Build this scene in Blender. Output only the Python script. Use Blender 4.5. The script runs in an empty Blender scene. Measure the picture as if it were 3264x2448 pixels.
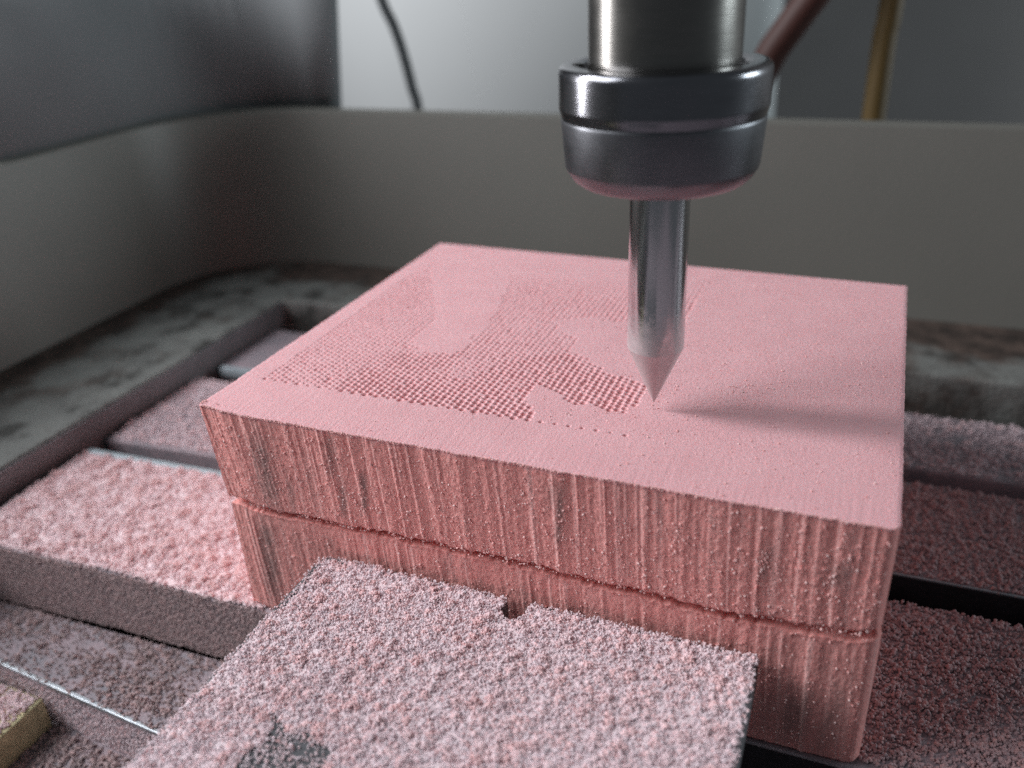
import bpy, math, random
import numpy as np
from mathutils import Matrix, Vector

random.seed(7)
rng = np.random.default_rng(11)
PI = math.pi
SC = bpy.context.scene
COL = SC.collection
# one Blender unit is one millimetre
SC.unit_settings.system = 'METRIC'
SC.unit_settings.scale_length = 0.001

# ---------------------------------------------------------------- camera
cd = bpy.data.cameras.new('camera')
cam = bpy.data.objects.new('camera', cd)
COL.objects.link(cam)
CP = Vector((57.04412, -56.52357, 38.51242))
right = Vector((0.92569, 0.37544, -0.04638))
fwd = Vector((-0.35466, 0.81863, -0.45173))
up = Vector((-0.13163, 0.43461, 0.89095))
cam.matrix_world = Matrix(((right.x, up.x, -fwd.x, CP.x), (right.y, up.y, -fwd.y, CP.y),
                           (right.z, up.z, -fwd.z, CP.z), (0, 0, 0, 1)))
cd.sensor_width = 36
cd.lens = 30.74
cd.clip_start = 1
cd.clip_end = 3000
cd.dof.use_dof = True
cd.dof.focus_distance = 79
cd.dof.aperture_fstop = 0.0225
SC.camera = cam
SC.render.resolution_x, SC.render.resolution_y = 1024, 768

# ---------------------------------------------------------------- light
w = bpy.data.worlds.new('World')
SC.world = w
w.use_nodes = True
bg = w.node_tree.nodes['Background']
bg.inputs[0].default_value = (0.80, 0.90, 1.0, 1)
bg.inputs[1].default_value = 0.085


def area(name, pos, target, sx, sy, power, col):
    d = bpy.data.lights.new(name, 'AREA')
    d.shape = 'RECTANGLE'
    d.size, d.size_y = sx, sy
    d.energy = power
    d.color = col
    o = bpy.data.objects.new(name, d)
    COL.objects.link(o)
    o.location = pos
    o.rotation_euler = (Vector(target) - Vector(pos)).to_track_quat('-Z', 'Y').to_euler()
    return o


def polar(az, el, r, c=(20, 15, 0)):
    a, e = math.radians(az), math.radians(el)
    return (c[0] + r * math.cos(e) * math.cos(a), c[1] + r * math.cos(e) * math.sin(a), c[2] + r * math.sin(e))


# tall window on the left, added fill lamp beside it, added fill lamp on the right
area('window_light', polar(189, 19, 340), (20, 15, -5), 54, 332, 1.45e6, (0.98, 0.975, 1.0))
area('left_fill_light', polar(208, 38, 340), (10, 10, -5), 200, 200, 0.9e6, (0.93, 0.96, 1.0))
area('right_fill_light', polar(24, 10, 700), (-40, 60, 10), 260, 200, 2.0e6, (0.84, 0.95, 1.0))

SC.view_settings.view_transform = 'Standard'
SC.view_settings.look = 'None'
SC.view_settings.exposure = 0
SC.view_settings.gamma = 1
SC.cycles.use_denoising = False
SC.cycles.use_adaptive_sampling = False
SC.cycles.max_bounces = 6
SC.cycles.caustics_reflective = False
SC.cycles.sample_clamp_indirect = 4


# ---------------------------------------------------------------- helpers
def tag(o, label=None, cat=None, group=None, kind=None):
    if label: o['label'] = label
    if cat: o['category'] = cat
    if group: o['group'] = group
    if kind: o['kind'] = kind
    return o


def empty(name, loc, label, cat, group=None):
    o = bpy.data.objects.new(name, None)
    COL.objects.link(o)
    o.location = loc
    o.empty_display_size = 2
    return tag(o, label, cat, group)


def link(name, me, mat, parent=None):
    o = bpy.data.objects.new(name, me)
    COL.objects.link(o)
    if mat: me.materials.append(mat)
    if parent:
        o.parent = parent
        o.matrix_parent_inverse = Matrix.Translation(-parent.location)
    return o


def mesh(name, verts, faces, mat, parent=None, smooth=False, edge=None):
    me = bpy.data.meshes.new(name)
    me.from_pydata([tuple(v) for v in verts], [], faces)
    me.update()
    if smooth:
        me.polygons.foreach_set('use_smooth', [True] * len(me.polygons))
        if edge is not None:
            me.set_sharp_from_angle(angle=math.radians(edge))
    return link(name, me, mat, parent)


def bevel(o, wd, seg=2):
    m = o.modifiers.new('bevel', 'BEVEL')
    m.width = wd
    m.segments = seg
    m.limit_method = 'ANGLE'
    m.angle_limit = math.radians(40)
    return o


def prism(name, poly, z0, z1, mat, parent=None, bev=0):
    n = len(poly)
    v = [(x, y, z0) for x, y in poly] + [(x, y, z1) for x, y in poly]
    f = [tuple(range(n - 1, -1, -1)), tuple(range(n, 2 * n))]
    f += [(i, (i + 1) % n, n + (i + 1) % n, n + i) for i in range(n)]
    o = mesh(name, v, f, mat, parent)
    if bev: bevel(o, bev)
    return o


def lathe(name, prof, cx, cy, mat, parent=None, seg=96, edge=30):
    v, f = [], []
    n = len(prof)
    for k in range(seg):
        a = 2 * PI * k / seg
        for r, z in prof: v.append((cx + r * math.cos(a), cy + r * math.sin(a), z))
    for k in range(seg):
        k2 = (k + 1) % seg
        for i in range(n - 1):
            f.append((k * n + i, k2 * n + i, k2 * n + i + 1, k * n + i + 1))
    f.append(tuple(k * n for k in range(seg))[::-1])
    f.append(tuple(k * n + n - 1 for k in range(seg)))
    return mesh(name, v, f, mat, parent, True, edge)


def tube(name, pts, r, mat, parent=None, seg=16):
    """a round cable through the points (smoothed), closed at both ends"""
    P = [Vector(p) for p in pts]
    C = []
    for i in range(len(P) - 1):
        p0, p1, p2, p3 = P[max(i - 1, 0)], P[i], P[i + 1], P[min(i + 2, len(P) - 1)]
        for k in range(8):
            t = k / 8
            C.append(0.5 * ((2 * p1) + (p2 - p0) * t + (2 * p0 - 5 * p1 + 4 * p2 - p3) * t * t + (3 * p1 - p0 - 3 * p2 + p3) * t ** 3))
    C.append(P[-1])
    v, f = [], []
    for i, c in enumerate(C):
        t = (C[min(i + 1, len(C) - 1)] - C[max(i - 1, 0)]).normalized()
        a = t.cross(Vector((0.3, 1, 0.1))).normalized()
        b = t.cross(a)
        for k in range(seg):
            an = 2 * PI * k / seg
            v.append(c + (a * math.cos(an) + b * math.sin(an)) * r)
    for i in range(len(C) - 1):
        for k in range(seg):
            k2 = (k + 1) % seg
            f.append((i * seg + k, i * seg + k2, (i + 1) * seg + k2, (i + 1) * seg + k))
    f.append(tuple(range(seg))[::-1])
    f.append(tuple((len(C) - 1) * seg + k for k in range(seg)))
    return mesh(name, v, f, mat, parent, True, 50)


_lat = {}


def vnoise(x, y, seed):
    """smooth value noise in about -1..1, numpy arrays in"""
    if seed not in _lat: _lat[seed] = np.random.default_rng(1000 + seed).random((256, 256)) * 2 - 1
    L = _lat[seed]
    xi, yi = np.floor(x).astype(int), np.floor(y).astype(int)
    fx, fy = x - xi, y - yi
    fx = fx * fx * (3 - 2 * fx)
    fy = fy * fy * (3 - 2 * fy)
    a, b = xi % 256, (xi + 1) % 256
    c, d = yi % 256, (yi + 1) % 256
    return (L[a, c] * (1 - fx) + L[b, c] * fx) * (1 - fy) + (L[a, d] * (1 - fx) + L[b, d] * fx) * fy


def fbm(x, y, seed, octv=4, gain=0.5):
    s, a, t = 0, 1, 0
    for k in range(octv):
        s = s + a * vnoise(x * 2 ** k + 13.7 * k, y * 2 ** k + 5.1 * k, seed + k)
        t += a
        a *= gain
    return s / t


def inpoly(x, y, poly):
    r = np.zeros(x.shape, bool)
    n = len(poly)
    for i in range(n):
        x0, y0 = poly[i]
        x1, y1 = poly[(i + 1) % n]
        if y0 == y1: continue
        c = ((y0 > y) != (y1 > y)) & (x < (x1 - x0) * (y - y0) / (y1 - y0) + x0)
        r ^= c
    return r


# ---------------------------------------------------------------- materials
class NT:
    def __init__(s, name):
        s.m = bpy.data.materials.new(name)
        s.m.use_nodes = True
        s.t = s.m.node_tree
        s.b = s.t.nodes['Principled BSDF']

    def n(s, ty, **kw):
        n = s.t.nodes.new(ty)
        for k, v in kw.items():
            if k in n.bl_rna.properties: setattr(n, k, v)
            else: n.inputs[k.replace('_', ' ')].default_value = v
        return n

    def l(s, a, b): s.t.links.new(a, b)

    def obj(s): return s.n('ShaderNodeTexCoord').outputs['Object']

    def noise(s, scale, detail=4, rough=0.55, vec=None, out=0):
        n = s.n('ShaderNodeTexNoise')
        n.inputs['Scale'].default_value = scale
        n.inputs['Detail'].default_value = detail
        n.inputs['Roughness'].default_value = rough
        s.l(vec or s.obj(), n.inputs['Vector'])
        return n.outputs[out]

    def ramp(s, fac, stops):
        n = s.n('ShaderNodeValToRGB')
        e = n.color_ramp.elements
        while len(e) < len(stops): e.new(0.5)
        for el, (p, c) in zip(e, stops):
            el.position = p
            el.color = c if len(c) == 4 else (*c, 1)
        s.l(fac, n.inputs[0])
        return n.outputs[0]

    def mix(s, fac, a, b, mode='MIX'):
        n = s.n('ShaderNodeMix', data_type='RGBA', blend_type=mode)
        for i, v in ((0, fac), (6, a), (7, b)):
            if hasattr(v, 'is_linked') or hasattr(v, 'links'): s.l(v, n.inputs[i])
            else: n.inputs[i].default_value = v if i == 0 else ((*v, 1) if len(v) == 3 else v)
        return n.outputs[2]

    def attr(s, name, ty='GEOMETRY', out='Fac'):
        return s.n('ShaderNodeAttribute', attribute_name=name, attribute_type=ty).outputs[out]

    def bump(s, h, dist, strength=1.0, prev=None):
        n = s.n('ShaderNodeBump')
        n.inputs['Distance'].default_value = dist
        n.inputs['Strength'].default_value = strength
        s.l(h, n.inputs['Height'])
        if prev is not None: s.l(prev, n.inputs['Normal'])
        return n.outputs[0]

    def set(s, col=None, rough=None, metal=None, normal=None, **kw):
        for k, v in (('Base Color', col), ('Roughness', rough), ('Metallic', metal), ('Normal', normal)):
            if v is None: continue
            if hasattr(v, 'links'): s.l(v, s.b.inputs[k])
            else: s.b.inputs[k].default_value = (*v, 1) if isinstance(v, tuple) and len(v) == 3 else v
        for k, v in kw.items(): s.b.inputs[k.replace('_', ' ')].default_value = v
        return s.m


def mat_foam():
    t = NT('pink_foam')
    o = t.obj()
    pit, side, stain, crest = t.attr('pit'), t.attr('side'), t.attr('stain'), t.attr('crest')
    top = t.ramp(t.noise(0.25, 3), [(0.35, (0.79, 0.42, 0.445)), (0.65, (0.83, 0.455, 0.48))])
    top = t.mix(t.ramp(t.noise(6.0, 2), [(0.45, (0, 0, 0)), (0.72, (0.5, 0.5, 0.5))]), top, (0.84, 0.52, 0.54))
    top = t.mix(pit, top, (0.83, 0.44, 0.445))
    sc = t.ramp(t.noise(2.2, 5, 0.7), [(0.3, (0.80, 0.32, 0.295)), (0.7, (0.87, 0.41, 0.375))])
    sc = t.mix(crest, sc, (0.86, 0.47, 0.44))
    sc = t.mix(t.ramp(stain, [(0.0, (0, 0, 0)), (1.0, (0.8, 0.8, 0.8))]), sc, (0.24, 0.18, 0.17))
    c = t.mix(side, top, sc)
    b = t.bump(t.noise(2.6, 4, 0.75), 0.22, 0.4)
    b = t.bump(t.noise(6.5, 2, 0.6), 0.10, 0.6, b)
    t.set(col=c, rough=0.85, normal=b, Subsurface_Weight=0.25, Subsurface_Scale=0.35)
    t.b.inputs['Subsurface Radius'].default_value = (1.0, 0.45, 0.4)
    t.b.inputs['Specular IOR Level'].default_value = 0.25
    return t.m


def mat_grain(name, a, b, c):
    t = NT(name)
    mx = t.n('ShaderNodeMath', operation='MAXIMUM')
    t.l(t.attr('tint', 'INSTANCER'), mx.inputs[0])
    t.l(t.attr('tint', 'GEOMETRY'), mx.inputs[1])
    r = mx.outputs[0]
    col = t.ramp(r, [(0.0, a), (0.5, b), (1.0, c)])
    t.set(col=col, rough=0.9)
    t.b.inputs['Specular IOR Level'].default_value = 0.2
    return t.m


def mat_plain(name, col, rough=0.6, metal=0.0, var=0.15, vs=0.05, bs=0.0, bd=0.0):
    t = NT(name)
    lo = tuple(x * (1 - var) for x in col)
    hi = tuple(min(1, x * (1 + var)) for x in col)
    c = t.ramp(t.noise(vs, 4, 0.6), [(0.3, lo), (0.7, hi)])
    kw = {}
    if bs: kw['normal'] = t.bump(t.noise(bs, 4), bd)
    return t.set(col=c, rough=rough, metal=metal, **kw)


def mat_steel(name, col, rough, aniso=0.0, brush=True):
    t = NT(name)
    o = t.obj()
    mp = t.n('ShaderNodeMapping')
    mp.inputs['Scale'].default_value = (0.4, 0.4, 9)
    t.l(o, mp.inputs['Vector'])
    n = t.noise(1.0, 5, 0.65, mp.outputs[0])
    c = t.ramp(n, [(0.3, tuple(x * 0.82 for x in col)), (0.7, col)])
    sm = t.noise(0.35, 5, 0.6)
    rr = t.n('ShaderNodeMapRange')
    t.l(sm, rr.inputs[0])
    rr.inputs[3].default_value = rough * 0.75
    rr.inputs[4].default_value = rough * 1.3
    return t.set(col=c, rough=rr.outputs[0], metal=1.0, normal=t.bump(n, 0.01, 0.5))


def mat_dusty(name, base, dust, lo, hi, scale=0.35, rough=0.75, dirt=None, metal=0.0):
    """a surface with fine dust and blotches of dirt lying on it"""
    t = NT(name)
    big = t.noise(scale, 5, 0.6)
    fine = t.noise(3.2, 3, 0.7)
    m = t.n('ShaderNodeMath', operation='MULTIPLY_ADD')
    t.l(fine, m.inputs[0])
    m.inputs[1].default_value = 0.8
    t.l(big, m.inputs[2])
    f = t.ramp(m.outputs[0], [(lo, (0, 0, 0)), (hi, (1, 1, 1))])
    c = t.mix(f, base, dust)
    if dirt:
        d = t.ramp(t.noise(0.16, 6, 0.68), [(0.46, (0, 0, 0)), (0.60, (0.9, 0.9, 0.9))])
        c = t.mix(d, c, dirt)
    return t.set(col=c, rough=rough, metal=metal, normal=t.bump(fine, 0.25, 0.7))


M = {}
M['foam'] = mat_foam()
M['tub'] = mat_plain('grey_tub_plastic', (0.155, 0.152, 0.136), 0.5, 0, 0.08, 0.02, 1.2, 0.03)
M['panel'] = mat_plain('dark_grey_panel', (0.19, 0.20, 0.205), 0.9, 0, 0.1, 0.02)
M['white'] = mat_plain('off_white_sheet', (0.54, 0.56, 0.56), 0.7, 0, 0.03, 0.01)
M['wall'] = mat_plain('grey_room_wall', (0.36, 0.34, 0.33), 0.8, 0, 0.1, 0.01)
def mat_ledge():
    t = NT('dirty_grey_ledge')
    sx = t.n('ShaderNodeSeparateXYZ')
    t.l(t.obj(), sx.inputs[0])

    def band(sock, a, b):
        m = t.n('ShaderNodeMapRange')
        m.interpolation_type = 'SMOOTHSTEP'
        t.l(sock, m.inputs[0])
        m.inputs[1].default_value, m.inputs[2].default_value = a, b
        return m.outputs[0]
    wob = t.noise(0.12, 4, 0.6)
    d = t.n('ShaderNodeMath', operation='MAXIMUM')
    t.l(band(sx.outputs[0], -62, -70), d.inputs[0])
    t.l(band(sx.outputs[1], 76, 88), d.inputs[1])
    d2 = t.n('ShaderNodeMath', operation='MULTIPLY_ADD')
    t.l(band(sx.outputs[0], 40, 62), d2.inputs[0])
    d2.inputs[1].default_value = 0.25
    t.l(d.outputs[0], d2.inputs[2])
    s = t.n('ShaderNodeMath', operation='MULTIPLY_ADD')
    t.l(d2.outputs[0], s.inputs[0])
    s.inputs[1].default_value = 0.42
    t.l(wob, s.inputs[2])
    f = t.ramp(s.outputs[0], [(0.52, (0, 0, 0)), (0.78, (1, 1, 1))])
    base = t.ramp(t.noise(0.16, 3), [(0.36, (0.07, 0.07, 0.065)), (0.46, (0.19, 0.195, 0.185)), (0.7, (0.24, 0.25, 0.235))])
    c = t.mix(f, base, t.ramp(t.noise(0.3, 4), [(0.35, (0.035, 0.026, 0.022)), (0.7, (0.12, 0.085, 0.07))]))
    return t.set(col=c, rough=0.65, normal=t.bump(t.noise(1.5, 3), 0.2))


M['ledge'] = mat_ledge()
M['ledge_face'] = mat_plain('ledge_side', (0.17, 0.175, 0.185), 0.6, 0, 0.1, 0.2)
M['floor'] = mat_dusty('dark_tub_floor', (0.06, 0.05, 0.05), (0.30, 0.22, 0.22), 0.8, 1.2, 0.2, 0.8)
M['alu'] = mat_dusty('dusty_aluminium', (0.22, 0.23, 0.26), (0.42, 0.33, 0.36), 0.62, 1.05, 0.3, 0.55)
M['slot'] = mat_plain('slot_shade_black', (0.018, 0.018, 0.022), 0.5, 0, 0.3, 0.5, 2.0, 0.1)  # near-black stands in for the shade inside the slots
M['edge'] = mat_steel('bare_aluminium_edge', (0.60, 0.64, 0.68), 0.55)
M['clamp'] = mat_plain('dark_steel_clamp', (0.12, 0.125, 0.135), 0.5, 0.2, 0.2, 0.3, 3.0, 0.02)
M['rim'] = mat_plain('pale_edge_sky_glint', (0.50, 0.58, 0.62), 0.45, 0.25, 0.15, 0.6)  # bluish glint of the sky painted into the edge colour
M['steel'] = mat_steel('ground_spindle_steel', (0.25, 0.24, 0.225), 0.26)
M['nut'] = mat_steel('dark_nut_steel', (0.26, 0.26, 0.28), 0.2)
M['nut_low'] = mat_steel('satin_nut_steel', (0.19, 0.195, 0.21), 0.36)


def mat_bit():
    """polished carbide whose point and lower shank fade to pink, foam reflection and spin blur painted in"""
    t = NT('polished_carbide')
    sx = t.n('ShaderNodeSeparateXYZ')
    t.l(t.obj(), sx.inputs[0])
    m = t.n('ShaderNodeMapRange')
    t.l(sx.outputs[2], m.inputs[0])
    m.inputs[1].default_value, m.inputs[2].default_value = 11.5, 2.0
    a = t.n('ShaderNodeMath', operation='MULTIPLY_ADD')
    t.l(t.noise(1.3, 4, 0.7), a.inputs[0])
    a.inputs[1].default_value = 0.7
    t.l(m.outputs[0], a.inputs[2])
    f = t.ramp(a.outputs[0], [(0.45, (0, 0, 0)), (1.25, (0.78, 0.78, 0.78))])
    inv = t.n('ShaderNodeMath', operation='SUBTRACT')
    inv.inputs[0].default_value = 1
    t.l(f, inv.inputs[1])
    r = t.n('ShaderNodeMath', operation='MULTIPLY_ADD')
    t.l(f, r.inputs[0])
    r.inputs[1].default_value, r.inputs[2].default_value = 0.3, 0.17
    return t.set(col=t.mix(f, (0.60, 0.60, 0.61), (0.55, 0.45, 0.45)), rough=r.outputs[0], metal=inv.outputs[0])


M['bit'] = mat_bit()
M['bit_flat'] = mat_steel('ground_carbide_flat', (0.60, 0.58, 0.60), 0.30)
M['hole'] = mat_plain('bore_shade_black', (0.01, 0.01, 0.01), 0.6)
M['wood'] = mat_plain('yellow_wood', (0.60, 0.54, 0.32), 0.7, 0, 0.2, 0.6, 2.0, 0.1)
M['red'] = mat_plain('dark_red_cable', (0.055, 0.016, 0.011), 0.6)
M['yellow'] = mat_plain('ochre_cable', (0.10, 0.06, 0.014), 0.6)
M['black'] = mat_plain('black_cable', (0.02, 0.025, 0.028), 0.5)
M['g_clamp'] = mat_grain('pale_pink_dust', (0.74, 0.65, 0.69), (0.84, 0.70, 0.73), (0.88, 0.60, 0.60))
M['g_pink'] = mat_grain('bright_pink_dust', (0.88, 0.73, 0.76), (0.90, 0.72, 0.74), (0.90, 0.65, 0.65))
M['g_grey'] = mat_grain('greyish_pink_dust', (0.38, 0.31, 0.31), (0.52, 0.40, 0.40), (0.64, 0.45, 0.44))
M['g_shade'] = mat_grain('shade_tinted_pink_dust', (0.46, 0.35, 0.37), (0.56, 0.39, 0.40), (0.62, 0.38, 0.37))  # block shade and reddish foam bounce painted into the dust colour
M['g_foam'] = mat_grain('foam_crumb', (0.82, 0.42, 0.40), (0.87, 0.55, 0.53), (0.90, 0.70, 0.68))


# ---------------------------------------------------------------- dust: points that carry a small rough grain each
def grain_tree(mat):
    g = bpy.data.node_groups.new('grains_' + mat.name, 'GeometryNodeTree')
    g.interface.new_socket('Geometry', in_out='INPUT', socket_type='NodeSocketGeometry')
    g.interface.new_socket('Geometry', in_out='OUTPUT', socket_type='NodeSocketGeometry')
    N, L = g.nodes, g.links
    gi, go = N.new('NodeGroupInput'), N.new('NodeGroupOutput')
    ico = N.new('GeometryNodeMeshIcoSphere')
    ico.inputs['Radius'].default_value = 1
    ico.inputs['Subdivisions'].default_value = 2
    pos = N.new('GeometryNodeInputPosition')
    nz = N.new('ShaderNodeTexNoise')
    nz.inputs['Scale'].default_value = 1.6
    nz.inputs['Detail'].default_value = 2
    L.new(pos.outputs[0], nz.inputs['Vector'])
    sub = N.new('ShaderNodeVectorMath')
    sub.operation = 'SUBTRACT'
    L.new(nz.outputs['Color'], sub.inputs[0])
    sub.inputs[1].default_value = (0.5, 0.5, 0.5)
    mul = N.new('ShaderNodeVectorMath')
    mul.operation = 'SCALE'
    mul.inputs['Scale'].default_value = 1.5
    L.new(sub.outputs[0], mul.inputs[0])
    sp = N.new('GeometryNodeSetPosition')
    L.new(ico.outputs[0], sp.inputs['Geometry'])
    L.new(mul.outputs[0], sp.inputs['Offset'])
    sm = N.new('GeometryNodeSetMaterial')
    sm.inputs['Material'].default_value = mat
    L.new(sp.outputs[0], sm.inputs['Geometry'])
    iop = N.new('GeometryNodeInstanceOnPoints')
    L.new(gi.outputs[0], iop.inputs['Points'])
    L.new(sm.outputs[0], iop.inputs['Instance'])
    for nm, sock in (('scl', 'Scale'), ('rot', 'Rotation')):
        a = N.new('GeometryNodeInputNamedAttribute')
        a.data_type = 'FLOAT_VECTOR'
        a.inputs['Name'].default_value = nm
        L.new(a.outputs[0], iop.inputs[sock])
    sel = N.new('GeometryNodeInputNamedAttribute')
    sel.data_type = 'FLOAT'
    sel.inputs['Name'].default_value = 'isgrain'
    L.new(sel.outputs[0], iop.inputs['Selection'])
    jn = N.new('GeometryNodeJoinGeometry')
    L.new(iop.outputs[0], jn.inputs[0])
    L.new(gi.outputs[0], jn.inputs[0])
    L.new(jn.outputs[0], go.inputs[0])
    return g


_gt = {}


def bed(poly, z, seed, lift, keep=None, res=0.22, rise=0.0):
    """the closed layer of packed dust under the loose grains: an uneven sheet that dips below the metal where it is bare"""
    xs, ys = [p[0] for p in poly], [p[1] for p in poly]
    gx, gy = np.arange(min(xs), max(xs) + res, res), np.arange(min(ys), max(ys) + res, res)
    X, Y = np.meshgrid(gx, gy)
    d = 0.5 + 0.5 * fbm(X * 0.55, Y * 0.55, seed, 4, 0.6)
    Z = z + lift * np.clip(d - 0.45, 0, 1) + 0.03 + rise + 0.10 * fbm(X * 1.9, Y * 1.9, seed + 7, 3, 0.8)
    ins = inpoly(X, Y, poly)
    if keep is not None: Z = Z - 0.6 * np.clip(0.75 - keep(X, Y), 0, 1)
    nx, ny = len(gx), len(gy)
    idx = np.arange(nx * ny).reshape(ny, nx)
    ok = ins[:-1, :-1] & ins[1:, :-1] & ins[:-1, 1:] & ins[1:, 1:]
    F = np.stack([idx[:-1, :-1], idx[:-1, 1:], idx[1:, 1:], idx[1:, :-1]], 2)[ok]
    used = np.unique(F)
    mp = np.zeros(nx * ny, int)
    mp[used] = np.arange(len(used))
    return np.stack([X, Y, Z], 2).reshape(-1, 3)[used], mp[F]


def grains(name, P, S, T, mat, label, cat='dust', parent=None, stretch=0.35, sheet=None):
    """P n x 3 positions, S sizes, T tint 0..1; sheet = a dust bed kept in the same object"""
    ng = len(P)
    if sheet is not None:
        P = np.vstack([P, sheet[0]])
        S = np.concatenate([S, np.zeros(len(sheet[0]))])
        T = np.concatenate([T, 0.35 + 0.25 * rng.random(len(sheet[0]))])
    n = len(P)
    me = bpy.data.meshes.new(name)
    me.vertices.add(n)
    me.vertices.foreach_set('co', P.astype(np.float32).ravel())
    for nm, arr in (('scl', S[:, None] * (1 + stretch * (rng.random((n, 3)) * 2 - 1))), ('rot', rng.random((n, 3)) * 6.28)):
        a = me.attributes.new(nm, 'FLOAT_VECTOR', 'POINT')
        a.data.foreach_set('vector', arr.astype(np.float32).ravel())
    a = me.attributes.new('tint', 'FLOAT', 'POINT')
    a.data.foreach_set('value', T.astype(np.float32))
    a = me.attributes.new('isgrain', 'FLOAT', 'POINT')
    a.data.foreach_set('value', (np.arange(n) < ng).astype(np.float32))
    if sheet is not None:
        F = (sheet[1] + ng).astype(np.int32)
        me.loops.add(len(F) * 4)
        me.loops.foreach_set('vertex_index', F.ravel())
        me.polygons.add(len(F))
        me.polygons.foreach_set('loop_start', np.arange(len(F), dtype=np.int32) * 4)
        me.update(calc_edges=True)
        me.polygons.foreach_set('use_smooth', np.ones(len(F), bool))
    me.update()
    o = link(name, me, mat, parent)
    if mat.name not in _gt: _gt[mat.name] = grain_tree(mat)
    md = o.modifiers.new('grains', 'NODES')
    md.node_group = _gt[mat.name]
    tag(o, label if not parent else None, cat if not parent else None, None, 'stuff')
    return o


def scatter(poly, z, per_mm2, size, clump, seed, keep=None, lift=0.25, zfun=None):
    """grains over a flat polygon in fluffy heaps: uniform sprinkle plus clumps that pile up"""
    r = np.random.default_rng(seed)
    xs, ys = [p[0] for p in poly], [p[1] for p in poly]
    A = (max(xs) - min(xs)) * (max(ys) - min(ys))

    def pts(k):
        p = np.stack([r.uniform(min(xs), max(xs), k), r.uniform(min(ys), max(ys), k)], 1)
        return p
    U = pts(int(A * per_mm2 * (1 - clump)))
    nc = int(A * per_mm2 * clump / 7)
    Cc = pts(nc)
    cr = r.uniform(0.12, 0.42, nc) * (size / 0.13) ** 0.5
    k = np.repeat(np.arange(nc), 7)
    off = r.normal(size=(len(k), 2)) * cr[k][:, None] * 0.55
    V = Cc[k] + off
    dist = np.linalg.norm(off, axis=1) / cr[k]
    hz = np.clip(1 - dist, 0, 1) * cr[k] * r.uniform(0.5, 1.6, nc)[k]
    P2 = np.concatenate([U, V])
    H = np.concatenate([r.random(len(U)) * 0.05, hz])
    ti = np.concatenate([r.random(len(U)) * 0.7, np.clip(r.random(nc)[k] * 0.9 + r.normal(size=len(k)) * 0.12, 0, 1)])
    d = 0.5 + 0.5 * fbm(P2[:, 0] * 0.55, P2[:, 1] * 0.55, seed, 4, 0.6)
    m = inpoly(P2[:, 0], P2[:, 1], poly) & (r.random(len(P2)) < np.clip(d * 2.0, 0.25, 1))
    if keep is not None: m &= r.random(len(P2)) < keep(P2[:, 0], P2[:, 1])
    P2, H, ti, d = P2[m], H[m], ti[m], d[m]
    S = size * r.uniform(0.55, 1.35, len(P2))
    zz = z if zfun is None else zfun(P2[:, 0], P2[:, 1])
    Z = zz + S * 0.45 + H + lift * np.clip(d - 0.45, 0, 1)
    return np.stack([P2[:, 0], P2[:, 1], Z], 1), S, ti


# ---------------------------------------------------------------- the machined tub, ledge and background
tub = empty('machine_tub', (0, 90, -20), 'deep grey plastic tub around the machine bed with a rounded corner', 'tub')


def ring(x0, y1, r, x1=190, y0=-160, n=14):
    """plan outline of the tub from the near end of its left wall round the corner to its right end"""
    L = [(x0, y0), (x0, y1 - r)]
    for k in range(1, n):
        a = PI - (PI / 2) * k / n
        L.append((x0 + r + r * math.cos(a), y1 - r + r * math.sin(a)))
    L += [(x0 + r, y1), (x1, y1)]
    return L


def shell(name, rows, mat, parent):
    """rows of (outline, z) joined up as one sheet"""
    v, f = [], []
    n = len(rows[0][0])
    for o, z in rows: v += [(x, y, z) for x, y in o]
    for j in range(len(rows) - 1):
        for i in range(n - 1): f.append((j * n + i, j * n + i + 1, (j + 1) * n + i + 1, (j + 1) * n + i))
    return mesh(name, v, f, mat, parent, True, 35)


rows = []
ZF = -20.0
for k in range(6):
    t = k / 5
    rows.append((ring(-72.2 - 3.6 * t, 92.0 + 4.5 * t, 24), ZF - 2 + (2 + 29.6) * t))
shell_rows = [(ring(-71.5, 91.2, 24), ZF - 6)] + rows
shell_rows += [(ring(-76.4, 97.1, 24.3), 10.0), (ring(-78.4, 99.2, 25.5), 10.0), (ring(-78.8, 99.6, 26), 9.5), (ring(-76, 96.5, 25), ZF - 8)]
shell('tub_wall', shell_rows[:7], M['tub'], tub)
shell('rim', shell_rows[6:], M['tub'], tub)

# ledge round the bed: left arm and back arm, one step high above the bed floor
LZ = [(-71.0, -160), (-46.2, -160), (-45.4, 8), (-45.0, 70.5), (-41.0, 71.2), (190, 71.5), (190, 95), (-48, 95), (-60, 92), (-69, 84), (-72.5, 72)]
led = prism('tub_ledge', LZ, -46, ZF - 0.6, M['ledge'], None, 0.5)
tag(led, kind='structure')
prism('ledge_face', [(-46.1, -160), (-45.2, 8), (-44.8, 70.3), (-44.6, 70.3), (-45.0, 8), (-45.9, -160)], -46, ZF - 0.9, M['ledge_face'], led)
fl = prism('tub_floor', [(-74, -160), (190, -160), (190, 94), (-74, 94)], -48, -45, M['floor'])
tag(fl, kind='structure')

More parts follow.
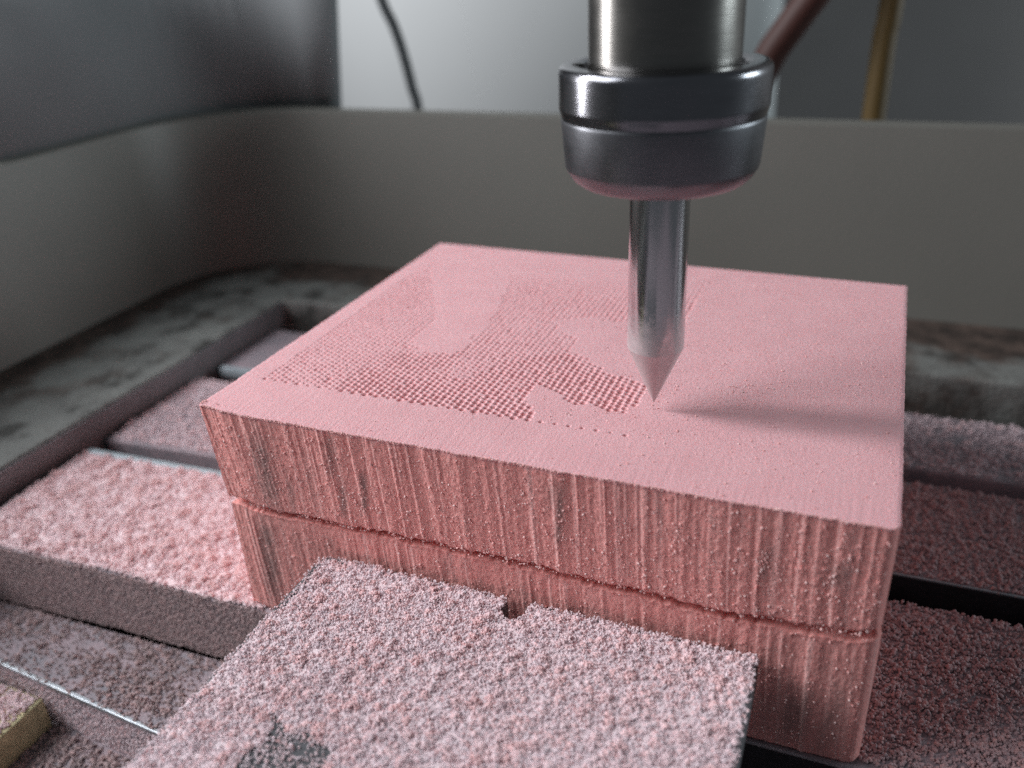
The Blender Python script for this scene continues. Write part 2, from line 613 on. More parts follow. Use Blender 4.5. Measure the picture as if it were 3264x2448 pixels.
# dark housing behind the rim, rounding the left corner, ends left of the white sheet
hs = empty('machine_housing', (-60, 110, 10), 'dark grey machine housing rising behind the tub rim at the left', 'housing')
hr = []
for z, e in ((6, 0), (40, 1.3)):
    o = ring(-80.5 - e, 104.5, 27, x1=-48.2 + 0.11 * (z - 8), y0=44, n=12)
    hr.append((o, z))
v, f = [], []
n = len(hr[0][0])
for o, z in hr: v += [(x, y, z) for x, y in o]
for j in range(1):
    for i in range(n - 1): f.append((j * n + i, j * n + i + 1, (j + 1) * n + i + 1, (j + 1) * n + i))
hp = mesh('housing_panel', v, f, M['panel'], hs, True, 35)
sd = hp.modifiers.new('thick', 'SOLIDIFY')
sd.thickness = 3
sd.offset = 1

# white bent sheet behind, curve shaped to fade the light rightwards, and the room wall
v, f = [], []
NS = 40
for j, z in enumerate((-60, 200)):
    for i in range(NS + 1):
        a = math.radians(176 - 120 * i / NS)
        v.append((-60 + 150 * math.cos(a), 400 - 190 * math.sin(a), z))
for i in range(NS): f.append((i, i + 1, NS + 2 + i, NS + 1 + i))
ws = mesh('white_sheet', v, f, M['white'], None, True, 60)
ws.modifiers.new('thick', 'SOLIDIFY').thickness = 2
tag(ws, 'off-white curved sheet standing behind the tub, its curve shaped to fade the light rightwards', 'sheet')
wall = prism('room_wall', [(-700, 420), (700, 420), (700, 430), (-700, 430)], -100, 500, M['wall'])
tag(wall, kind='structure')

tag(tube('cable', [(-58, 130, 60), (-53.5, 130, 40), (-50.6, 130, 28.0), (-48.2, 130, 22.5), (-46.4, 130, 16.3), (-45.0, 130, 9.2), (-43.9, 130, 3), (-43, 130, -25)], 1.15, M['black']),
    'thin black cable hanging in front of the white sheet', 'cable')
tag(tube('hose', [(55, 122, 46), (43.5, 122, 29), (38.7, 122, 21.9), (35.2, 122, 16), (31, 122, 4), (28, 122, -25)], 2.9, M['red']),
    'dark red hose slanting down behind the spindle nut', 'hose')
tag(tube('rod', [(55.6, 128, 60), (55.4, 128, 26), (55.0, 128, 16), (55.2, 128, -25)], 2.1, M['yellow']),
    'ochre yellow rod upright behind the tub rim at the right', 'rod')

# ---------------------------------------------------------------- the slotted aluminium table
tb = empty('slotted_table', (0, 30, -45), 'slotted aluminium machine table under the pink foam blocks, strewn with pink dust', 'table')
TZ = -24.6
XR = 190
prism('rib', [(-43.6, -1.7), (-20, -0.6), (10, -0.1), (XR, 0.6), (XR, 24.3), (64, 23.0), (0, 21.6), (-43.6, 19.8)], -33, TZ, M['alu'], tb, 0.35)
prism('rib', [(-43.9, 23.5), (0, 26.3), (64, 27.8), (XR, 28.8), (XR, 47.0), (60, 47.2), (-44.2, 44.6)], -33, TZ, M['alu'], tb, 0.35)
prism('rib', [(-44.0, 49.6), (60, 50.5), (XR, 50.5), (XR, 66), (-44, 66)], -33, TZ, M['alu'], tb, 0.35)
prism('slot_shade', [(5, 26.42), (64, 27.62), (XR, 28.62), (XR, 28.75), (64, 27.75), (5, 26.55)], -33, TZ - 0.15, M['slot'], tb)  # black strip laid over the rib face as painted slot shade
prism('slot_shade', [(8, -0.25), (10, -0.22), (XR, 0.48), (XR, 0.56), (10, -0.14), (8, -0.16)], -33, TZ - 0.3, M['slot'], tb)
prism('slot_floor', [(-43, 15), (XR, 15), (XR, 60), (-43, 60)], -36, -32.2, M['slot'], tb)
prism('slot_rim', [(-43.3, 19.2), (0, 21.2), (0, 21.9), (-43.3, 20.3)], TZ - 1.2, TZ + 0.45, M['rim'], tb, 0.15)
prism('slot_rim', [(-42.5, 48.0), (-34, 48.2), (-34, 49.3), (-42.5, 49.2)], TZ - 1, TZ + 0.5, M['rim'], tb, 0.15)
prism('slot_rim', [(64, 27.75), (110, 28.15), (110, 28.35), (64, 27.95)], TZ - 0.6, TZ + 0.06, M['edge'], tb, 0.05)
SZ = -33.4
prism('front_step', [(-43.8, -9.3), (-30.7, -9.6), (-5.8, -11.4), (30, -13.5), (XR, -14), (XR, 0.2), (10, -0.3), (-43.6, -1.9)], -40.5, SZ, M['alu'], tb, 0.3)
prism('step_rim', [(-40, -9.05), (-30.7, -9.35), (-5.8, -11.15), (6, -11.9), (6, -12.2), (-5.8, -11.62), (-30.7, -9.9), (-40, -9.6)], SZ - 0.5, SZ + 0.12, M['edge'], tb, 0.1)
prism('lower_plate', [(-60, -160), (XR, -160), (XR, 0), (-60, 0)], -44.5, -40.2, M['alu'], tb)

wb = prism('wooden_strip', [(-60, -70), (-23.6, -70), (-22.8, -14), (-22.9, -10.7), (-60, -10.0)], -40.1, -35.8, M['wood'], None, 0.2)
tag(wb, 'yellow wooden strip lying below the table step, pink dust on its top', 'wood strip')

# ---------------------------------------------------------------- foam blocks
PITCH = 0.65
OUTER = [(2.0, 6.8), (1.8, 43.3), (9.2, 44.2), (22.7, 42.5), (31.1, 42.5), (40.0, 47.5), (39.7, 30.0), (39.2, 10.6), (36.0, 11.0), (31.4, 6.9)]
B1 = [(4.7, 39.5), (9.8, 30.8), (11.5, 27.8), (12.4, 24.8), (12.4, 20.5), (12.9, 18.9), (14.6, 17.7), (16.3, 17.5), (17.8, 18.1), (18.7, 19.3), (18.4, 22.7), (18.6, 25.9), (18.2, 29.7), (16.9, 34.9), (15.7, 40.0), (13, 44.5), (7.5, 43)]
B2 = [(25.8, 29.4), (28.7, 28.9), (33.9, 29.2), (40, 29.6), (40, 17.0), (37.3, 17.6), (34.6, 18.7), (31.9, 21.0), (29.8, 21.8), (30.1, 25.8), (27.2, 26.5)]
B2b = [(24.8, 29.2), (28.7, 28.4), (41, 28.6), (41, 33.0), (37, 33), (33, 31.0), (28.5, 31.3)]
B3 = [(29.3, 11.9), (29.5, 13.8), (32.2, 12.3), (33.8, 11.2), (36.0, 11.5), (38.4, 10.4), (38, 7.0), (31.3, 6.5), (31.2, 8.5), (29.5, 10.1)]
DENSE = [(10.5, 6.5), (10.2, 9.5), (12.6, 17.6), (14.0, 16.8), (16.2, 16.6), (18.5, 18.2), (19.6, 15.0), (20.5, 11.8), (22.3, 13.6), (24.0, 17.6), (26.9, 20.2), (29.7, 21.6), (33.0, 19.2), (37.0, 17.4), (39.6, 16.2), (39.6, 10.0), (33, 6.5)]


def hole_radius(x, y):
    """radius of the drilled hole at a lattice point, 0 where the picture leaves the foam bare"""
    r = 0.20 + 0.03 * vnoise(x * 0.15, y * 0.15, 5)
    den = sum(inpoly(x + dx, y + dy, DENSE).astype(float) for dx, dy in ((0.5, 0), (-0.5, 0), (0, 0.6), (0, -0.6), (0, 0))) / 5
    r = r + den * 0.095
    back = np.clip((y - 29) / 4, 0, 1) * np.clip((x - 16) / 3, 0, 1)
    r = r + 0.05 * back * (0.5 + 0.5 * vnoise(x * 0.5, y * 0.3, 6))
    r = r * np.clip(1 - (y - 38) / 9, 0.45, 1)
    ok = inpoly(x, y, OUTER)
    for B in (B1, B2, B2b): ok &= ~inpoly(x, y, B)
    ok &= ~inpoly(x, y, B3)
    return np.where(ok, r, 0)


def top_height(X, Y):
    Z = np.zeros_like(X)
    pit = np.zeros_like(X)
    hr_ = np.random.default_rng(3)
    jr = hr_.normal(size=(120, 120)) * 0.028
    jx = hr_.normal(size=(120, 120)) * 0.03
    jy = hr_.normal(size=(120, 120)) * 0.03
    big = (hr_.random((120, 120)) < 0.02) * 0.10
    rnd = hr_.random((120, 120))
    i0 = np.floor((X - 2.2) / PITCH + 0.5).astype(int)
    for di in (-1, 0, 1):
        I = i0 + di
        cx = 2.2 + I * PITCH
        sh = np.where(I % 2 == 0, 0.0, PITCH / 2)
        j0 = np.floor((Y - 7.1 - sh) / PITCH + 0.5).astype(int)
        for dj in (-1, 0, 1):
            J = j0 + dj
            cy = 7.1 + J * PITCH + sh
            a, b = np.clip(I, 0, 119), np.clip(J, 0, 119)
            r = hole_radius(cx, cy)
            dots = (np.abs(cy - 7.1) < 0.1) & (I % 2 == 0) & (cx > 31.5) & (cx < 40.6)
            row2 = (np.abs(cy - 29.2) < 0.35) & (cx > 29.5) & (cx < 39.5) & (rnd[a, b] < 0.8)
            stray = (inpoly(cx, cy, B3) | inpoly(cx, cy, B2)) & (rnd[a, b] < 0.07)
            r = np.where(r > 0, r + jr[a, b] + big[a, b], np.where(dots, 0.19 + jr[a, b], np.where(row2, 0.15, np.where(stray, 0.1, 0))))
            r = np.where((I < 0) | (J < 0), 0, r)
            d = np.hypot(X - cx - jx[a, b], (Y - cy - jy[a, b]))
            dep = np.clip((r - d) / np.maximum(r, 1e-3), 0, 1)
            h = -np.where(r > 0, (1 - (1 - dep) ** 2.4) * (0.11 + 0.52 * r), 0)
            Z = np.minimum(Z, h)
            pit = np.maximum(pit, np.where(r > 0, np.clip(dep * 2.2, 0, 1), 0))
            rim = np.where((r > 0) & (d > r) & (d < r + 0.1), 0.022 * (1 - (d - r) / 0.1), 0)
            Z = np.where(Z > -0.01, np.maximum(Z, rim), Z)
    rough = np.where(pit > 0.05, 0.03, 0.02)
    Z = Z + rough * fbm(X * 3.6, Y * 3.6, 20, 2, 0.8)
    # dug out, crumbly spot where the cutter works at the back right
    return Z, pit


STREAKS = [(5.9, -1.3, -10.5, 1.3, .9), (4.9, -2.0, -9.5, .35, .8), (8.5, -5.7, -10.2, .5, .8), (14.1, -0.7, -5.0, .7, .55), (14.8, -5.0, -9.5, .4, .75),
           (17.2, -3.8, -8.5, .38, 1.0), (16.9, -5.2, -9.0, .6, .4), (36.3, -1.5, -7.6, .35, 1.0), (36.0, -1.0, -4.0, .9, .45), (53.2, -3.4, -7.2, .6, .55),
           (58.4, -3.8, -6.3, .9, .6), (27.5, -6.0, -8.5, .2, .6), (11.2, -4.5, -8.5, .5, .3),
           (4.3, -11.8, -22.5, 1.0, 1.0), (3.6, -12.5, -23.5, .5, .7), (8.2, -12.3, -15, .5, .3), (12.2, -12.3, -14.0, .6, .4), (24.9, -11.4, -14, .7, .35), (26.8, -11.2, -13.4, .4, .35),
           (56.5, -17, -24, 1.5, .8), (59.5, -15, -24, 1.0, .6), (54.5, -18, -24, 1.2, .5)]


def stain_at(x, z):
    s = np.zeros_like(x)
    for cx, za, zb, wd, a in STREAKS:
        c = (za + zb) / 2
        h = abs(za - zb) / 2
        s = np.maximum(s, a * np.exp(-((x - cx - 0.08 * (z - c)) / wd) ** 2) * np.exp(-np.abs((z - c) / h) ** 4))
    return s * np.clip(0.95 + 0.8 * fbm(x * 1.5, z * 0.8, 60, 4, 0.7), 0, 1)


def ridges(x, z, seed):
    """how far the sawn face stands proud (mm) and how much of a crest each point is"""
    slant = 0.05 * z + 0.25 * vnoise(x * 0.08, z * 0.12, seed + 9)
    u = x + slant
    h = 0.055 * vnoise(u * 0.45, z * 0.02, seed) + 0.04 * vnoise(u * 1.25, z * 0.05, seed + 1) + 0.04 * vnoise(u * 3.1, z * 0.10, seed + 2)
    # saw steps: slow fall, sharp rise
    ph = u * 0.62 + 0.9 * vnoise(u * 0.35, z * 0.015, seed + 3)
    st = ph - np.floor(ph)
    amp = 0.5 + 0.5 * vnoise(np.floor(ph) * 0.77, z * 0 + 0.3, seed + 4)
    h = h + 0.10 * amp * (1 - st) * (1 - np.exp(-st * 14))
    crest = np.exp(-((st - 0.10) / 0.09) ** 2) * np.clip(amp * 1.6 - 0.3, 0, 1)
    thin = vnoise(u * 3.4, z * 0.04, seed + 6)
    crest = np.maximum(crest, np.clip((thin - 0.42) * 2.4, 0, 0.8) * (0.5 + 0.5 * vnoise(x * 0.5, z * 0.5, seed + 7)))
    h = h + 0.06 * np.clip((thin - 0.35) * 2.2, 0, 1) + 0.055 * fbm(x * 3.6, z * 2.8, seed + 8, 3, 0.85)
    return h, np.clip(crest, 0, 1)


def block(name, corners, ztop, zbot, label, seed, carved, group=None):
    """foam slab: fine carved or plain top, sawn front/left/right/back faces sharing its outline"""
    (ax, ay), (bx_, by_), (cx_, cy_), (dx_, dy_) = corners      # front left, front right, back right, back left
    ux = np.concatenate([np.linspace(0, 0.655, 620)[:-1], np.linspace(0.655, 1, 230)])
    nx = len(ux)
    if carved:
        fy = np.concatenate([np.linspace(0, 0.12, 4)[:-1], np.linspace(0.12, 0.94, 640)[:-1], np.linspace(0.94, 1, 16)])
    else:
        fy = np.concatenate([np.linspace(0, 0.04, 24)[:-1], np.linspace(0.04, 1, 12)])
    ny = len(fy)
    U, V = np.meshgrid(ux, fy)
    X = (ax * (1 - U) + bx_ * U) * (1 - V) + (dx_ * (1 - U) + cx_ * U) * V
    Y = (ay * (1 - U) + by_ * U) * (1 - V) + (dy_ * (1 - U) + cy_ * U) * V
    if carved: Z, pit = top_height(X, Y)
    else: Z, pit = 0.02 * fbm(X * 3, Y * 3, seed + 40, 2), np.zeros_like(X)
    Z = Z + ztop(X)

    def foff(x, z, zt):
        h, c = ridges(x, z, seed)
        h = h - 0.55 * np.clip((4.6 - x) / 4.6, 0, 1) ** 1.3 - 0.9 * np.clip((x - (bx_ - 1.0)) / 1.0, 0, 1) ** 2
        return h, c
    # edges: outline crumbles with the ridges of the face below
    h0, c0 = foff(X[0], np.full(nx, 0.0), 0)
    fall = np.exp(-((V * 52) / 0.35) ** 2)
    Y = Y - (h0[None, :] - 0.15) * np.exp(-(V * 52 / 1.2) ** 2)
    crumb = 0.05 * fbm(X * 5, Y * 5, seed + 50, 3, 0.7) - 0.04
    ed = np.minimum(np.minimum(V * 51, (1 - V) * 51), np.minimum(U * 62, (1 - U) * 62))
    Z = Z + np.exp(-(ed / 0.16) ** 2) * (crumb - 0.05)
    lo = 0.10 * fbm(Y * 1.6, X * 0 + 0.5, seed + 52, 4, 0.6)
    X = X + (lo + 0.02) * np.exp(-(U * 62 / 0.6) ** 2) + lo[::-1] * np.exp(-((1 - U) * 62 / 0.6) ** 2)
    verts = [np.stack([X, Y, Z], 2).reshape(-1, 3)]
    quads = []
    idx = np.arange(nx * ny).reshape(ny, nx)
    quads.append(np.stack([idx[:-1, :-1], idx[:-1, 1:], idx[1:, 1:], idx[1:, :-1]], 2).reshape(-1, 4))
    pits = [pit.ravel()]
    sides = [np.full(nx * ny, 0.0 if carved else 1.0)]
    stains = [np.zeros(nx * ny)]
    crests = [np.zeros(nx * ny)]
    base = nx * ny
    # skirts
    border = [(idx[0, :], 'f'), (idx[:, -1], 'r'), (idx[-1, ::-1], 'b'), (idx[::-1, 0], 'l')]
    TV = verts[0]
    nzs = 80
    for bi, side in border:
        m = nzs if side in 'fl' else 24
        t = np.linspace(0, 1, m)
        top = TV[bi]
        x0, y0 = top[:, 0], top[:, 1]
        zb = zbot(x0)
        T, Xc = np.meshgrid(t, x0, indexing='ij')
        Yc = np.broadcast_to(y0, T.shape).copy()
        Zc = top[:, 2][None, :] * (1 - T) + zb[None, :] * T
        if side == 'f':
            h, c = foff(Xc, Zc, 0)
            h0_, _ = foff(Xc[:1], Zc[:1] * 0 + top[:, 2][None, :], 0)
            yb = ay * (1 - (Xc - ax) / (bx_ - ax)) + by_ * (Xc - ax) / (bx_ - ax)
            bl = np.exp(-(T * 10 / 0.25) ** 2)
            Yn = yb - h + 0.15
            if not carved:
                lipd = (top[:, 2][None, :] - Zc)
                Yn = Yn + 0.22 * np.exp(-lipd / 0.25) * (0.7 + 0.5 * vnoise(Xc * 1.1, Xc * 0, seed + 31))
            bot = Zc - zb[None, :]
            Yn = Yn + 0.18 * np.exp(-bot / 0.12)
            Yc = Yc * bl + Yn * (1 - bl)
            st = stain_at(Xc, Zc)
            cr = c
        elif side == 'l':
            h, c = ridges(Yc * 1.0 + 100, Zc, seed + 3)
            Xc = Xc - h * (1 - np.exp(-T * 12)) + 0.0
            st = np.zeros_like(T)
            cr = c
            # keep the corner with the front closed
            wt = np.clip((Yc - Yc.min()) / 1.2, 0, 1)
            Xc = x0[None, :] * (1 - wt) + Xc * wt
        else:
            st = np.zeros_like(T)
            cr = np.zeros_like(T)
        if carved: Xc = Xc + 1.15 * T * np.clip(1 - (Xc + 0.75) / 14, 0, 1)
        k = len(bi)
        vid = base + np.arange(m * k).reshape(m, k)
        verts.append(np.stack([Xc, Yc, Zc], 2).reshape(-1, 3))
        full = vid
        quads.append(np.stack([full[:-1, :-1], full[1:, :-1], full[1:, 1:], full[:-1, 1:]], 2).reshape(-1, 4))
        pits.append(np.zeros(m * k))
        sides.append((np.clip(T * 30, 0, 1) if carved else np.ones_like(T)).ravel())
        stains.append(st.ravel())
        crests.append(cr.ravel())
        base += m * k
        bott = vid[-1]
        if side == 'f': bf = bott
        if side == 'b': quads.append(np.stack([bf[:-1], bott[::-1][:-1], bott[::-1][1:], bf[1:]], 1))
    Vv = np.concatenate(verts).astype(np.float32)
    F = np.concatenate(quads).astype(np.int32)
    me = bpy.data.meshes.new(name)
    me.vertices.add(len(Vv))
    me.vertices.foreach_set('co', Vv.ravel())
    me.loops.add(len(F) * 4)
    me.loops.foreach_set('vertex_index', F.ravel())
    me.polygons.add(len(F))
    me.polygons.foreach_set('loop_start', np.arange(len(F), dtype=np.int32) * 4)
    me.update(calc_edges=True)
    for nm, arr in (('pit', pits), ('side', sides), ('stain', stains), ('crest', crests)):
        a = me.attributes.new(nm, 'FLOAT', 'POINT')
        a.data.foreach_set('value', np.concatenate(arr).astype(np.float32))
    me.polygons.foreach_set('use_smooth', np.ones(len(F), bool))
    me.validate()
    o = link(name, me, M['foam'])
    tag(o, label, 'foam block', group)
    return o, foff


GAPX = np.array([0.5, 6.6, 13.6, 20.7, 30.9, 39.9, 50.1, 57.2, 61.6])
GAPZ = np.array([-10.75, -10.95, -10.85, -10.6, -10.65, -10.85, -11.15, -10.8, -10.1])


def gapz(x): return np.interp(x, GAPX, GAPZ) + 0.12 * vnoise(x * 0.9, x * 0, 71) + 0.10 * vnoise(x * 2.9, x * 0, 72)


up_b, foff_u = block('foam_block', ((-0.75, -0.25), (62.0, -0.1), (62.1, 50.8), (-0.25, 52.3)), lambda x: 0 * x, lambda x: gapz(x) + 0.36,
                     'upper pink foam block with a dotted relief carved into its top', 200, True)
lo_b, foff_l = block('foam_block', ((0.45, 0.0), (62.1, 0.15), (61.6, 50.2), (0.6, 52.0)), lambda x: gapz(x) - 0.46 - 0.30 * np.clip((x - 44) / 16, 0, 1), lambda x: 0 * x - 24.4,
                     'lower pink foam block, plain, lying on the table under the carved one', 300, False)

# crumbs clinging to the front faces
def face_crumbs(foff, z0, z1, n, seed, y0):
    r = np.random.default_rng(seed)
    x = r.uniform(0.3, 61.5, n)
    z = r.uniform(z1, z0, n)
    d = 0.5 + 0.5 * fbm(x * 0.8, z * 0.8, seed, 4, 0.8) + 0.25 * (z0 - z) / (z0 - z1)
    m = r.random(n) < np.clip((d - 0.36) * 2.6, 0.05, 1)
    x, z = x[m], z[m]
    h, _ = foff(x, z, 0)
    S = 0.024 + 0.06 * r.random(len(x)) ** 3.5
    y = np.interp(x, [-0.75, 62], y0) - h + 0.15 - S * 0.9
    return np.stack([x, y, z], 1), S, r.random(len(x))


P, S, T = face_crumbs(foff_u, -0.6, -10.6, 9500, 801, (-0.25, -0.1))
k = 90
r = np.random.default_rng(5)
xe = r.uniform(0.5, 61, k)
he, _ = foff_u(xe, gapz(xe) + 0.3, 0)
Pe = np.stack([xe, 0.15 - he - 0.02, gapz(xe) + 0.32 - 0.14 * r.random(k)], 1)
kc = 700      # frayed bits along the left corner and along the top front edge
zc = -r.random(kc) * 10.3
hc, _ = foff_u(np.full(kc, -0.4), zc, 0)
Pc = np.stack([-0.75 - zc / 10.6 * 1.15 + 0.25 * r.random(kc) - 0.12 * r.random(kc) ** 3, -0.1 - hc + 0.15 + 1.3 * r.random(kc), zc], 1)
kt = 2600
xt = r.uniform(-0.5, 61.8, kt)
ht, _ = foff_u(xt, np.full(kt, -0.1), 0)
Pt = np.stack([xt, np.interp(xt, [-0.75, 62], [-0.25, -0.1]) - ht + 0.15 - 0.06 * r.random(kt), -0.16 * r.random(kt)], 1)
grains('foam_crumbs', np.vstack([P, Pe, Pc, Pt]), np.concatenate([S, 0.05 + 0.06 * r.random(k), 0.04 + 0.08 * r.random(kc) ** 2, 0.03 + 0.05 * r.random(kt) ** 2]), np.concatenate([T, r.random(k), r.random(kc) * 0.5, r.random(kt) * 0.6]), M['g_foam'],
       'tiny pale foam crumbs clinging to the sawn front of the upper foam block', 'crumbs', stretch=0.6)
P, S, T = face_crumbs(foff_l, -11.6, -24, 5200, 802, (0.0, 0.15))
grains('foam_crumbs', P, S, T, M['g_foam'], 'tiny foam crumbs clinging to the front of the lower foam block', 'crumbs', stretch=0.6)

# sprinkle on the top face
r = np.random.default_rng(9)
n = 9000
x, y = r.uniform(0.5, 61.5, n), r.uniform(0.5, 50, n)
wgt = 0.10 + 0.9 * np.exp(-(((x - 44) / 8) ** 2 + ((y - 24) / 17) ** 2)) + 0.35 * (x > 40) + 0.3 * inpoly(x, y, DENSE)
m = r.random(n) < wgt
x, y = x[m], y[m]
hz, _ = top_height(x, y)
S = 0.02 + 0.06 * r.random(len(x)) ** 5
grains('foam_dust', np.stack([x, y, hz + S * 0.5], 1), S, r.random(len(x)), M['g_foam'],
       'fine foam dust sprinkled on the carved top around the cutter tip', 'dust')

# ---------------------------------------------------------------- clamp plate in front
CZ = -14.3
CLP = [(11.6, -60), (53.6, -60), (53.4, -0.9)]
CLP += [(53.1, -0.5), (33.6, -0.45), (33.5, -1.6)]
CLP += [(32.45 + 1.05 * math.cos(a), -2.0 + 1.1 * math.sin(a)) for a in np.linspace(0, -PI, 9)]
CLP += [(31.4, -1.6), (31.3, -0.5), (12.6, -0.5), (11.7, -1.3)]
cl = empty('clamp', (32, -20, -24), 'dark steel clamp plate pressed to the foam front, covered in pink dust', 'clamp')
prism('clamp_plate', CLP, CZ - 3.0, CZ, M['clamp'], cl, 0.25)
prism('clamp_leg', [(24, -58), (41, -58), (41, -42), (24, -42)], -40, CZ - 3.0, M['clamp'], cl, 0.3)

BARE = [(19.4, -18.8), (20.4, -19.3), (21.2, -20.6), (23.4, -19.6), (25.0, -20.2), (26.2, -22.3), (26.5, -26), (19.2, -26), (19.4, -22.8), (20.0, -21)]


def keep_clamp(x, y):
    k = np.where(inpoly(x + 0.5 * vnoise(x * 1.3, y * 1.3, 140), y + 0.5 * vnoise(x * 1.3, y * 1.3, 141), BARE), 0.2, 1.0)
    e = np.minimum(x - 11.7, 53.4 - x)
    e = np.minimum(e, -0.5 - y)
    k = k * np.where((x < 15) & (y > -9) & (e < 0.9), 0.35, 1)
    k = k * np.where((e < 0.35), 0.45, 1)
    return k


CA = [p for p in CLP if p[1] > -50]
CA = [(11.7, -30), (53.4, -30)] + CA
P, S, T = scatter(CA, CZ, 115, 0.075, 0.7, 31, keep_clamp, 0.4)


def heaps(poly, z, n, seed, keep, rmax=0.75, size=0.085, per=46):
    """loose larger flocks of dust standing on the layer"""
    r = np.random.default_rng(seed)
    xs, ys = [p[0] for p in poly], [p[1] for p in poly]
    c = np.stack([r.uniform(min(xs), max(xs), n), r.uniform(min(ys), max(ys), n)], 1)
    m = inpoly(c[:, 0], c[:, 1], poly) & (r.random(n) < keep(c[:, 0], c[:, 1]))
    c = c[m]
    R_ = rmax * (0.3 + 0.7 * r.random(len(c)) ** 2)
    k = np.repeat(np.arange(len(c)), per)
    o = r.normal(size=(len(k), 2)) * (R_[k] * 0.5)[:, None]
    q = np.clip(1 - np.linalg.norm(o, axis=1) / R_[k], 0, 1)
    h = 0.15 + q * R_[k] * 0.75 * r.uniform(0.3, 1, len(k))
    P = np.stack([c[k, 0] + o[:, 0], c[k, 1] + o[:, 1], z + h], 1)
    ok = inpoly(P[:, 0], P[:, 1], poly)
    P, k = P[ok], k[ok]
    return P, size * r.uniform(0.6, 1.3, len(k)), np.clip(0.55 + 0.45 * r.random(len(c))[k] + 0.1 * r.normal(size=len(k)), 0, 1)


def join(*a): return [np.concatenate(x) for x in zip(*a)]


P, S, T = join((P, S, T), heaps(CA, CZ, 650, 131, lambda x, y: (keep_clamp(x, y) > 0.9) * (np.hypot(x - 32.4, y + 1.6) > 2.0) * 1.0))
grains('foam_dust', P, S, T, M['g_clamp'], 'fluffy pale pink foam dust heaped on the clamp plate', 'dust', stretch=0.3, sheet=bed(CA, CZ, 31, 0.4, keep_clamp, 0.2, 0.03))

# dust on the left of the table (bright, thick), on the step, the lower plate and the right ribs
A = [(-43.4, -1.5), (-20, -0.5), (2, -0.2), (2, 21.5), (-43.4, 19.4)]
P, S, T = scatter(A, TZ, 45, 0.12, 0.75, 32, None, 0.7)
P, S, T = join((P, S, T), heaps(A, TZ + 0.2, 500, 132, lambda x, y: x * 0 + 1, 0.9, 0.12))
grains('foam_dust', P, S, T, M['g_pink'], 'bright pink foam dust thick on the table left of the foam blocks', 'dust', stretch=0.3, sheet=bed(A, TZ, 32, 0.7, None, 0.25, 0.1))

r = np.random.default_rng(77)
n = 14000      # on the upright face of the table above the step
x = r.uniform(-43.3, 3, n)
z = r.uniform(SZ, TZ, n)
yy = np.interp(x, [-43.6, -20, 10], [-1.7, -0.6, -0.1])
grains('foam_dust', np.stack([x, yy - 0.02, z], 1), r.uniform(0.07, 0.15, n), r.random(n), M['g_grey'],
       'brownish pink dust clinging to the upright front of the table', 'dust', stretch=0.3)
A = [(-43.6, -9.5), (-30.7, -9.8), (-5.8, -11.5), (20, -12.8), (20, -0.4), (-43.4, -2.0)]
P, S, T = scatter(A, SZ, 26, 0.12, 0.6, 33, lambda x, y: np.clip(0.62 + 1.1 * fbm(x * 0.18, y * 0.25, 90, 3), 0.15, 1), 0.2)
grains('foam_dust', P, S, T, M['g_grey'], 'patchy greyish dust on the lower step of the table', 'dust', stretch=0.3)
n = 6000
x = r.uniform(-40, 8, n)
z = r.uniform(-40, SZ - 0.5, n)
yy = np.interp(x, [-43.8, -30.7, -5.8, 30], [-9.3, -9.6, -11.4, -13.5])
P3 = np.stack([x, yy - 0.02, z], 1)
grains('foam_dust', P3, r.uniform(0.06, 0.13, n), r.random(n), M['g_clamp'], 'dust clinging to the front edge of the lower step', 'dust', stretch=0.3)
A = [(-23, -40), (15, -40), (15, -12.0), (-5.8, -11.9), (-23, -10.4)]
P, S, T = scatter(A, -40.2, 26, 0.13, 0.6, 34, None, 0.3)
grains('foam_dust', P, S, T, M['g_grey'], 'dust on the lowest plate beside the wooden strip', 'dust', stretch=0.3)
A = [(-50, -40), (-23.9, -40), (-23.2, -14), (-23.3, -11.0), (-50, -10.6)]
P, S, T = scatter(A, -35.8, 40, 0.13, 0.7, 35, None, 0.4)
grains('foam_dust', P, S, T, M['g_pink'], 'pink dust on top of the wooden strip', 'dust', stretch=0.3)
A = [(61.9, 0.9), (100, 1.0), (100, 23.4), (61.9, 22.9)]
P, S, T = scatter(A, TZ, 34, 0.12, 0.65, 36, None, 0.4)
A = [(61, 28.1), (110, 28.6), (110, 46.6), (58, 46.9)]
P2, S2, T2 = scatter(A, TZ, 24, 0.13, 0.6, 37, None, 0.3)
grains('foam_dust', np.vstack([P, P2]), np.concatenate([S, S2]), np.concatenate([T, T2]), M['g_shade'],
       'pink dust, shade and foam bounce in its colour, on the table ribs right of the foam blocks', 'dust', stretch=0.3)
n = 700
x = r.uniform(62, 100, n)
grains('foam_dust', np.stack([x, 27.8 + 0.008 * (x - 64), r.uniform(-32, TZ, n)], 1), r.uniform(0.05, 0.13, n), r.random(n), M['g_grey'],
       'sparse dust specks inside the dark table slot', 'dust', stretch=0.3)
A = [(-43.5, 24), (0, 27), (0, 46), (-43.8, 44.2)]
P, S, T = scatter(A, TZ, 22, 0.13, 0.5, 38, None, 0.2)
grains('foam_dust', P, S, T, M['g_clamp'], 'thin grey dust on the second rib behind the bright dust', 'dust', stretch=0.3)

A = [(58, 50.9), (120, 50.9), (120, 65.8), (58, 65.8)]
P, S, T = scatter(A, TZ, 12, 0.14, 0.5, 39, lambda x, y: np.clip(0.7 + fbm(x * 0.3, y * 0.3, 93, 3), 0.2, 1), 0.2)
grains('foam_dust', P, S, T, M['g_clamp'], 'thin lilac dust on the farthest table rib at the right', 'dust', stretch=0.3)

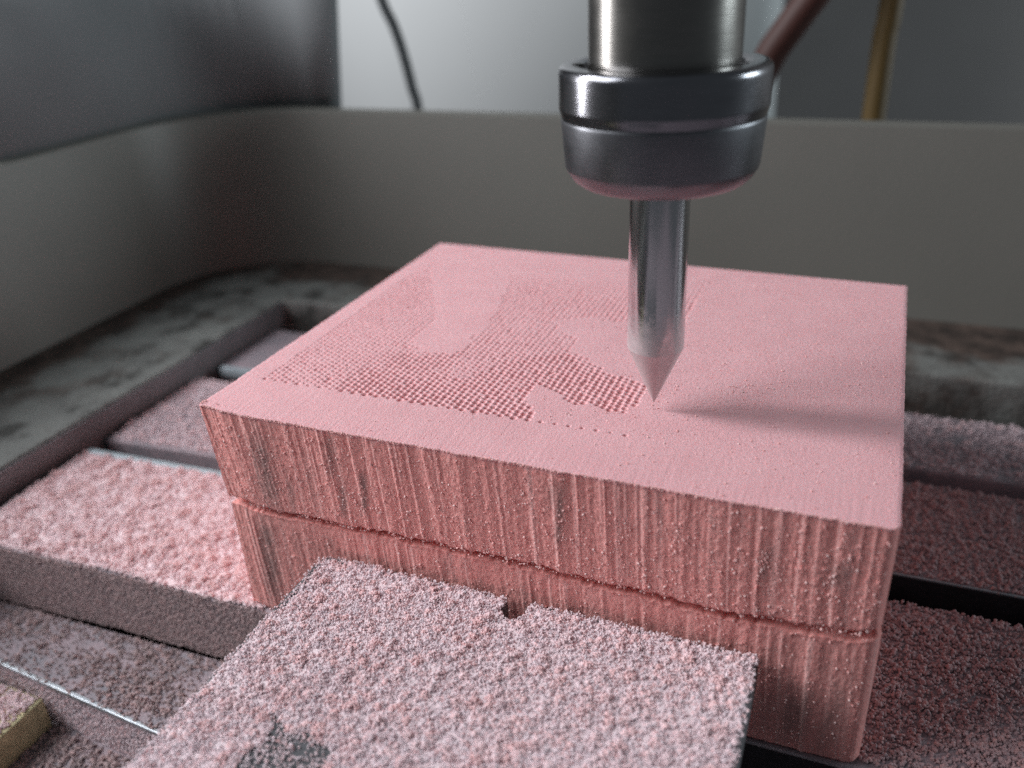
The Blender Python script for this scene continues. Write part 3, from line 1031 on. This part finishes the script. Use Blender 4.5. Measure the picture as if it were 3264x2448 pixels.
# ---------------------------------------------------------------- spindle and cutter
TX, TY = 41.1, 12.24
sp = empty('spindle', (TX, TY, 20), 'steel spindle with dark collet nut standing over the carved foam', 'spindle')
lathe('spindle_shaft', [(5.72, 27.6), (5.72, 34), (5.72, 60), (5.72, 90)], TX, TY, M['steel'], sp)
lathe('nut_ring', [(5.9, 28.9), (6.25, 29.75), (6.6, 29.93), (7.3, 29.95), (7.6, 29.93), (7.8, 29.86), (7.93, 29.72), (8.0, 29.52), (8.02, 29.4), (8.02, 29.22), (8.02, 29.1), (8.02, 27.0), (8.02, 26.9), (7.99, 26.75), (7.84, 26.2), (7.84, 26.14), (5.9, 26.13)][::-1], TX, TY, M['nut'], sp)
lathe('nut_body', [(2.6, 20.7), (4.6, 20.55), (4.8, 20.57), (6.3, 20.95), (6.5, 21.02), (6.9, 21.3), (7.2, 21.65), (7.46, 22.1), (7.56, 22.3), (7.6, 22.45), (7.84, 25.6), (7.85, 25.9), (7.85, 26.0), (7.82, 26.1), (6.0, 26.12)], TX, TY, M['nut_low'], sp)
lathe('collet', [(2.5, 20.5), (4.0, 20.55), (4.3, 20.9), (4.3, 22)], TX, TY, M['nut'], sp, 64)
# spanner hole in the top shoulder of the nut, its shade a black plug
a = math.radians(200)
lathe('spanner_hole', [(0.42, 29.4), (0.42, 29.98)], TX + 6.5 * math.cos(a), TY + 6.5 * math.sin(a), M['hole'], sp, 20)

# engraving bit: round shank, conical point, half ground flat whose run-out slopes up
bt = empty('engraving_bit', (TX, TY, 0.8), 'polished conical engraving bit clamped in the collet, tip just above the foam', 'cutting bit')
R0 = 2.45
ZT, ZSH = 0.75, 6.4
SEG, prof = 96, []
zs = list(np.linspace(ZT, ZSH, 24)) + list(np.linspace(ZSH + 0.2, 13.5, 30)) + [14.5, 16, 22.0]
fa = math.radians(-52)          # which way the ground flat looks
def bit_part(name, zs, caps):
    v, f = [], []
    for z in zs:
        rr = 0.03 + (R0 - 0.03) * min(1, (z - ZT) / (ZSH - ZT))
        fd = 0.95 * rr if z < ZSH else rr * min(1, 0.95 + 0.05 * (z - ZSH) / 2)      # a narrow ground facet
        for k in range(SEG):
            an = 2 * PI * k / SEG
            lx, ly = rr * math.cos(an), rr * math.sin(an)
            lx = min(lx, fd)
            v.append((TX + lx * math.cos(fa) - ly * math.sin(fa), TY + lx * math.sin(fa) + ly * math.cos(fa), z))
    n = SEG
    for j in range(len(zs) - 1):
        for k in range(SEG):
            k2 = (k + 1) % SEG
            f.append((j * n + k, j * n + k2, (j + 1) * n + k2, (j + 1) * n + k))
    f.append(tuple(range(SEG))[::-1])
    f.append(tuple((len(zs) - 1) * n + k for k in range(SEG)))
    return mesh(name, v, f, M['bit'], bt, True, 25)


bit_part('point', [z for z in zs if z <= ZSH], True)
bit_part('shank', [ZSH] + [z for z in zs if z > ZSH], True)
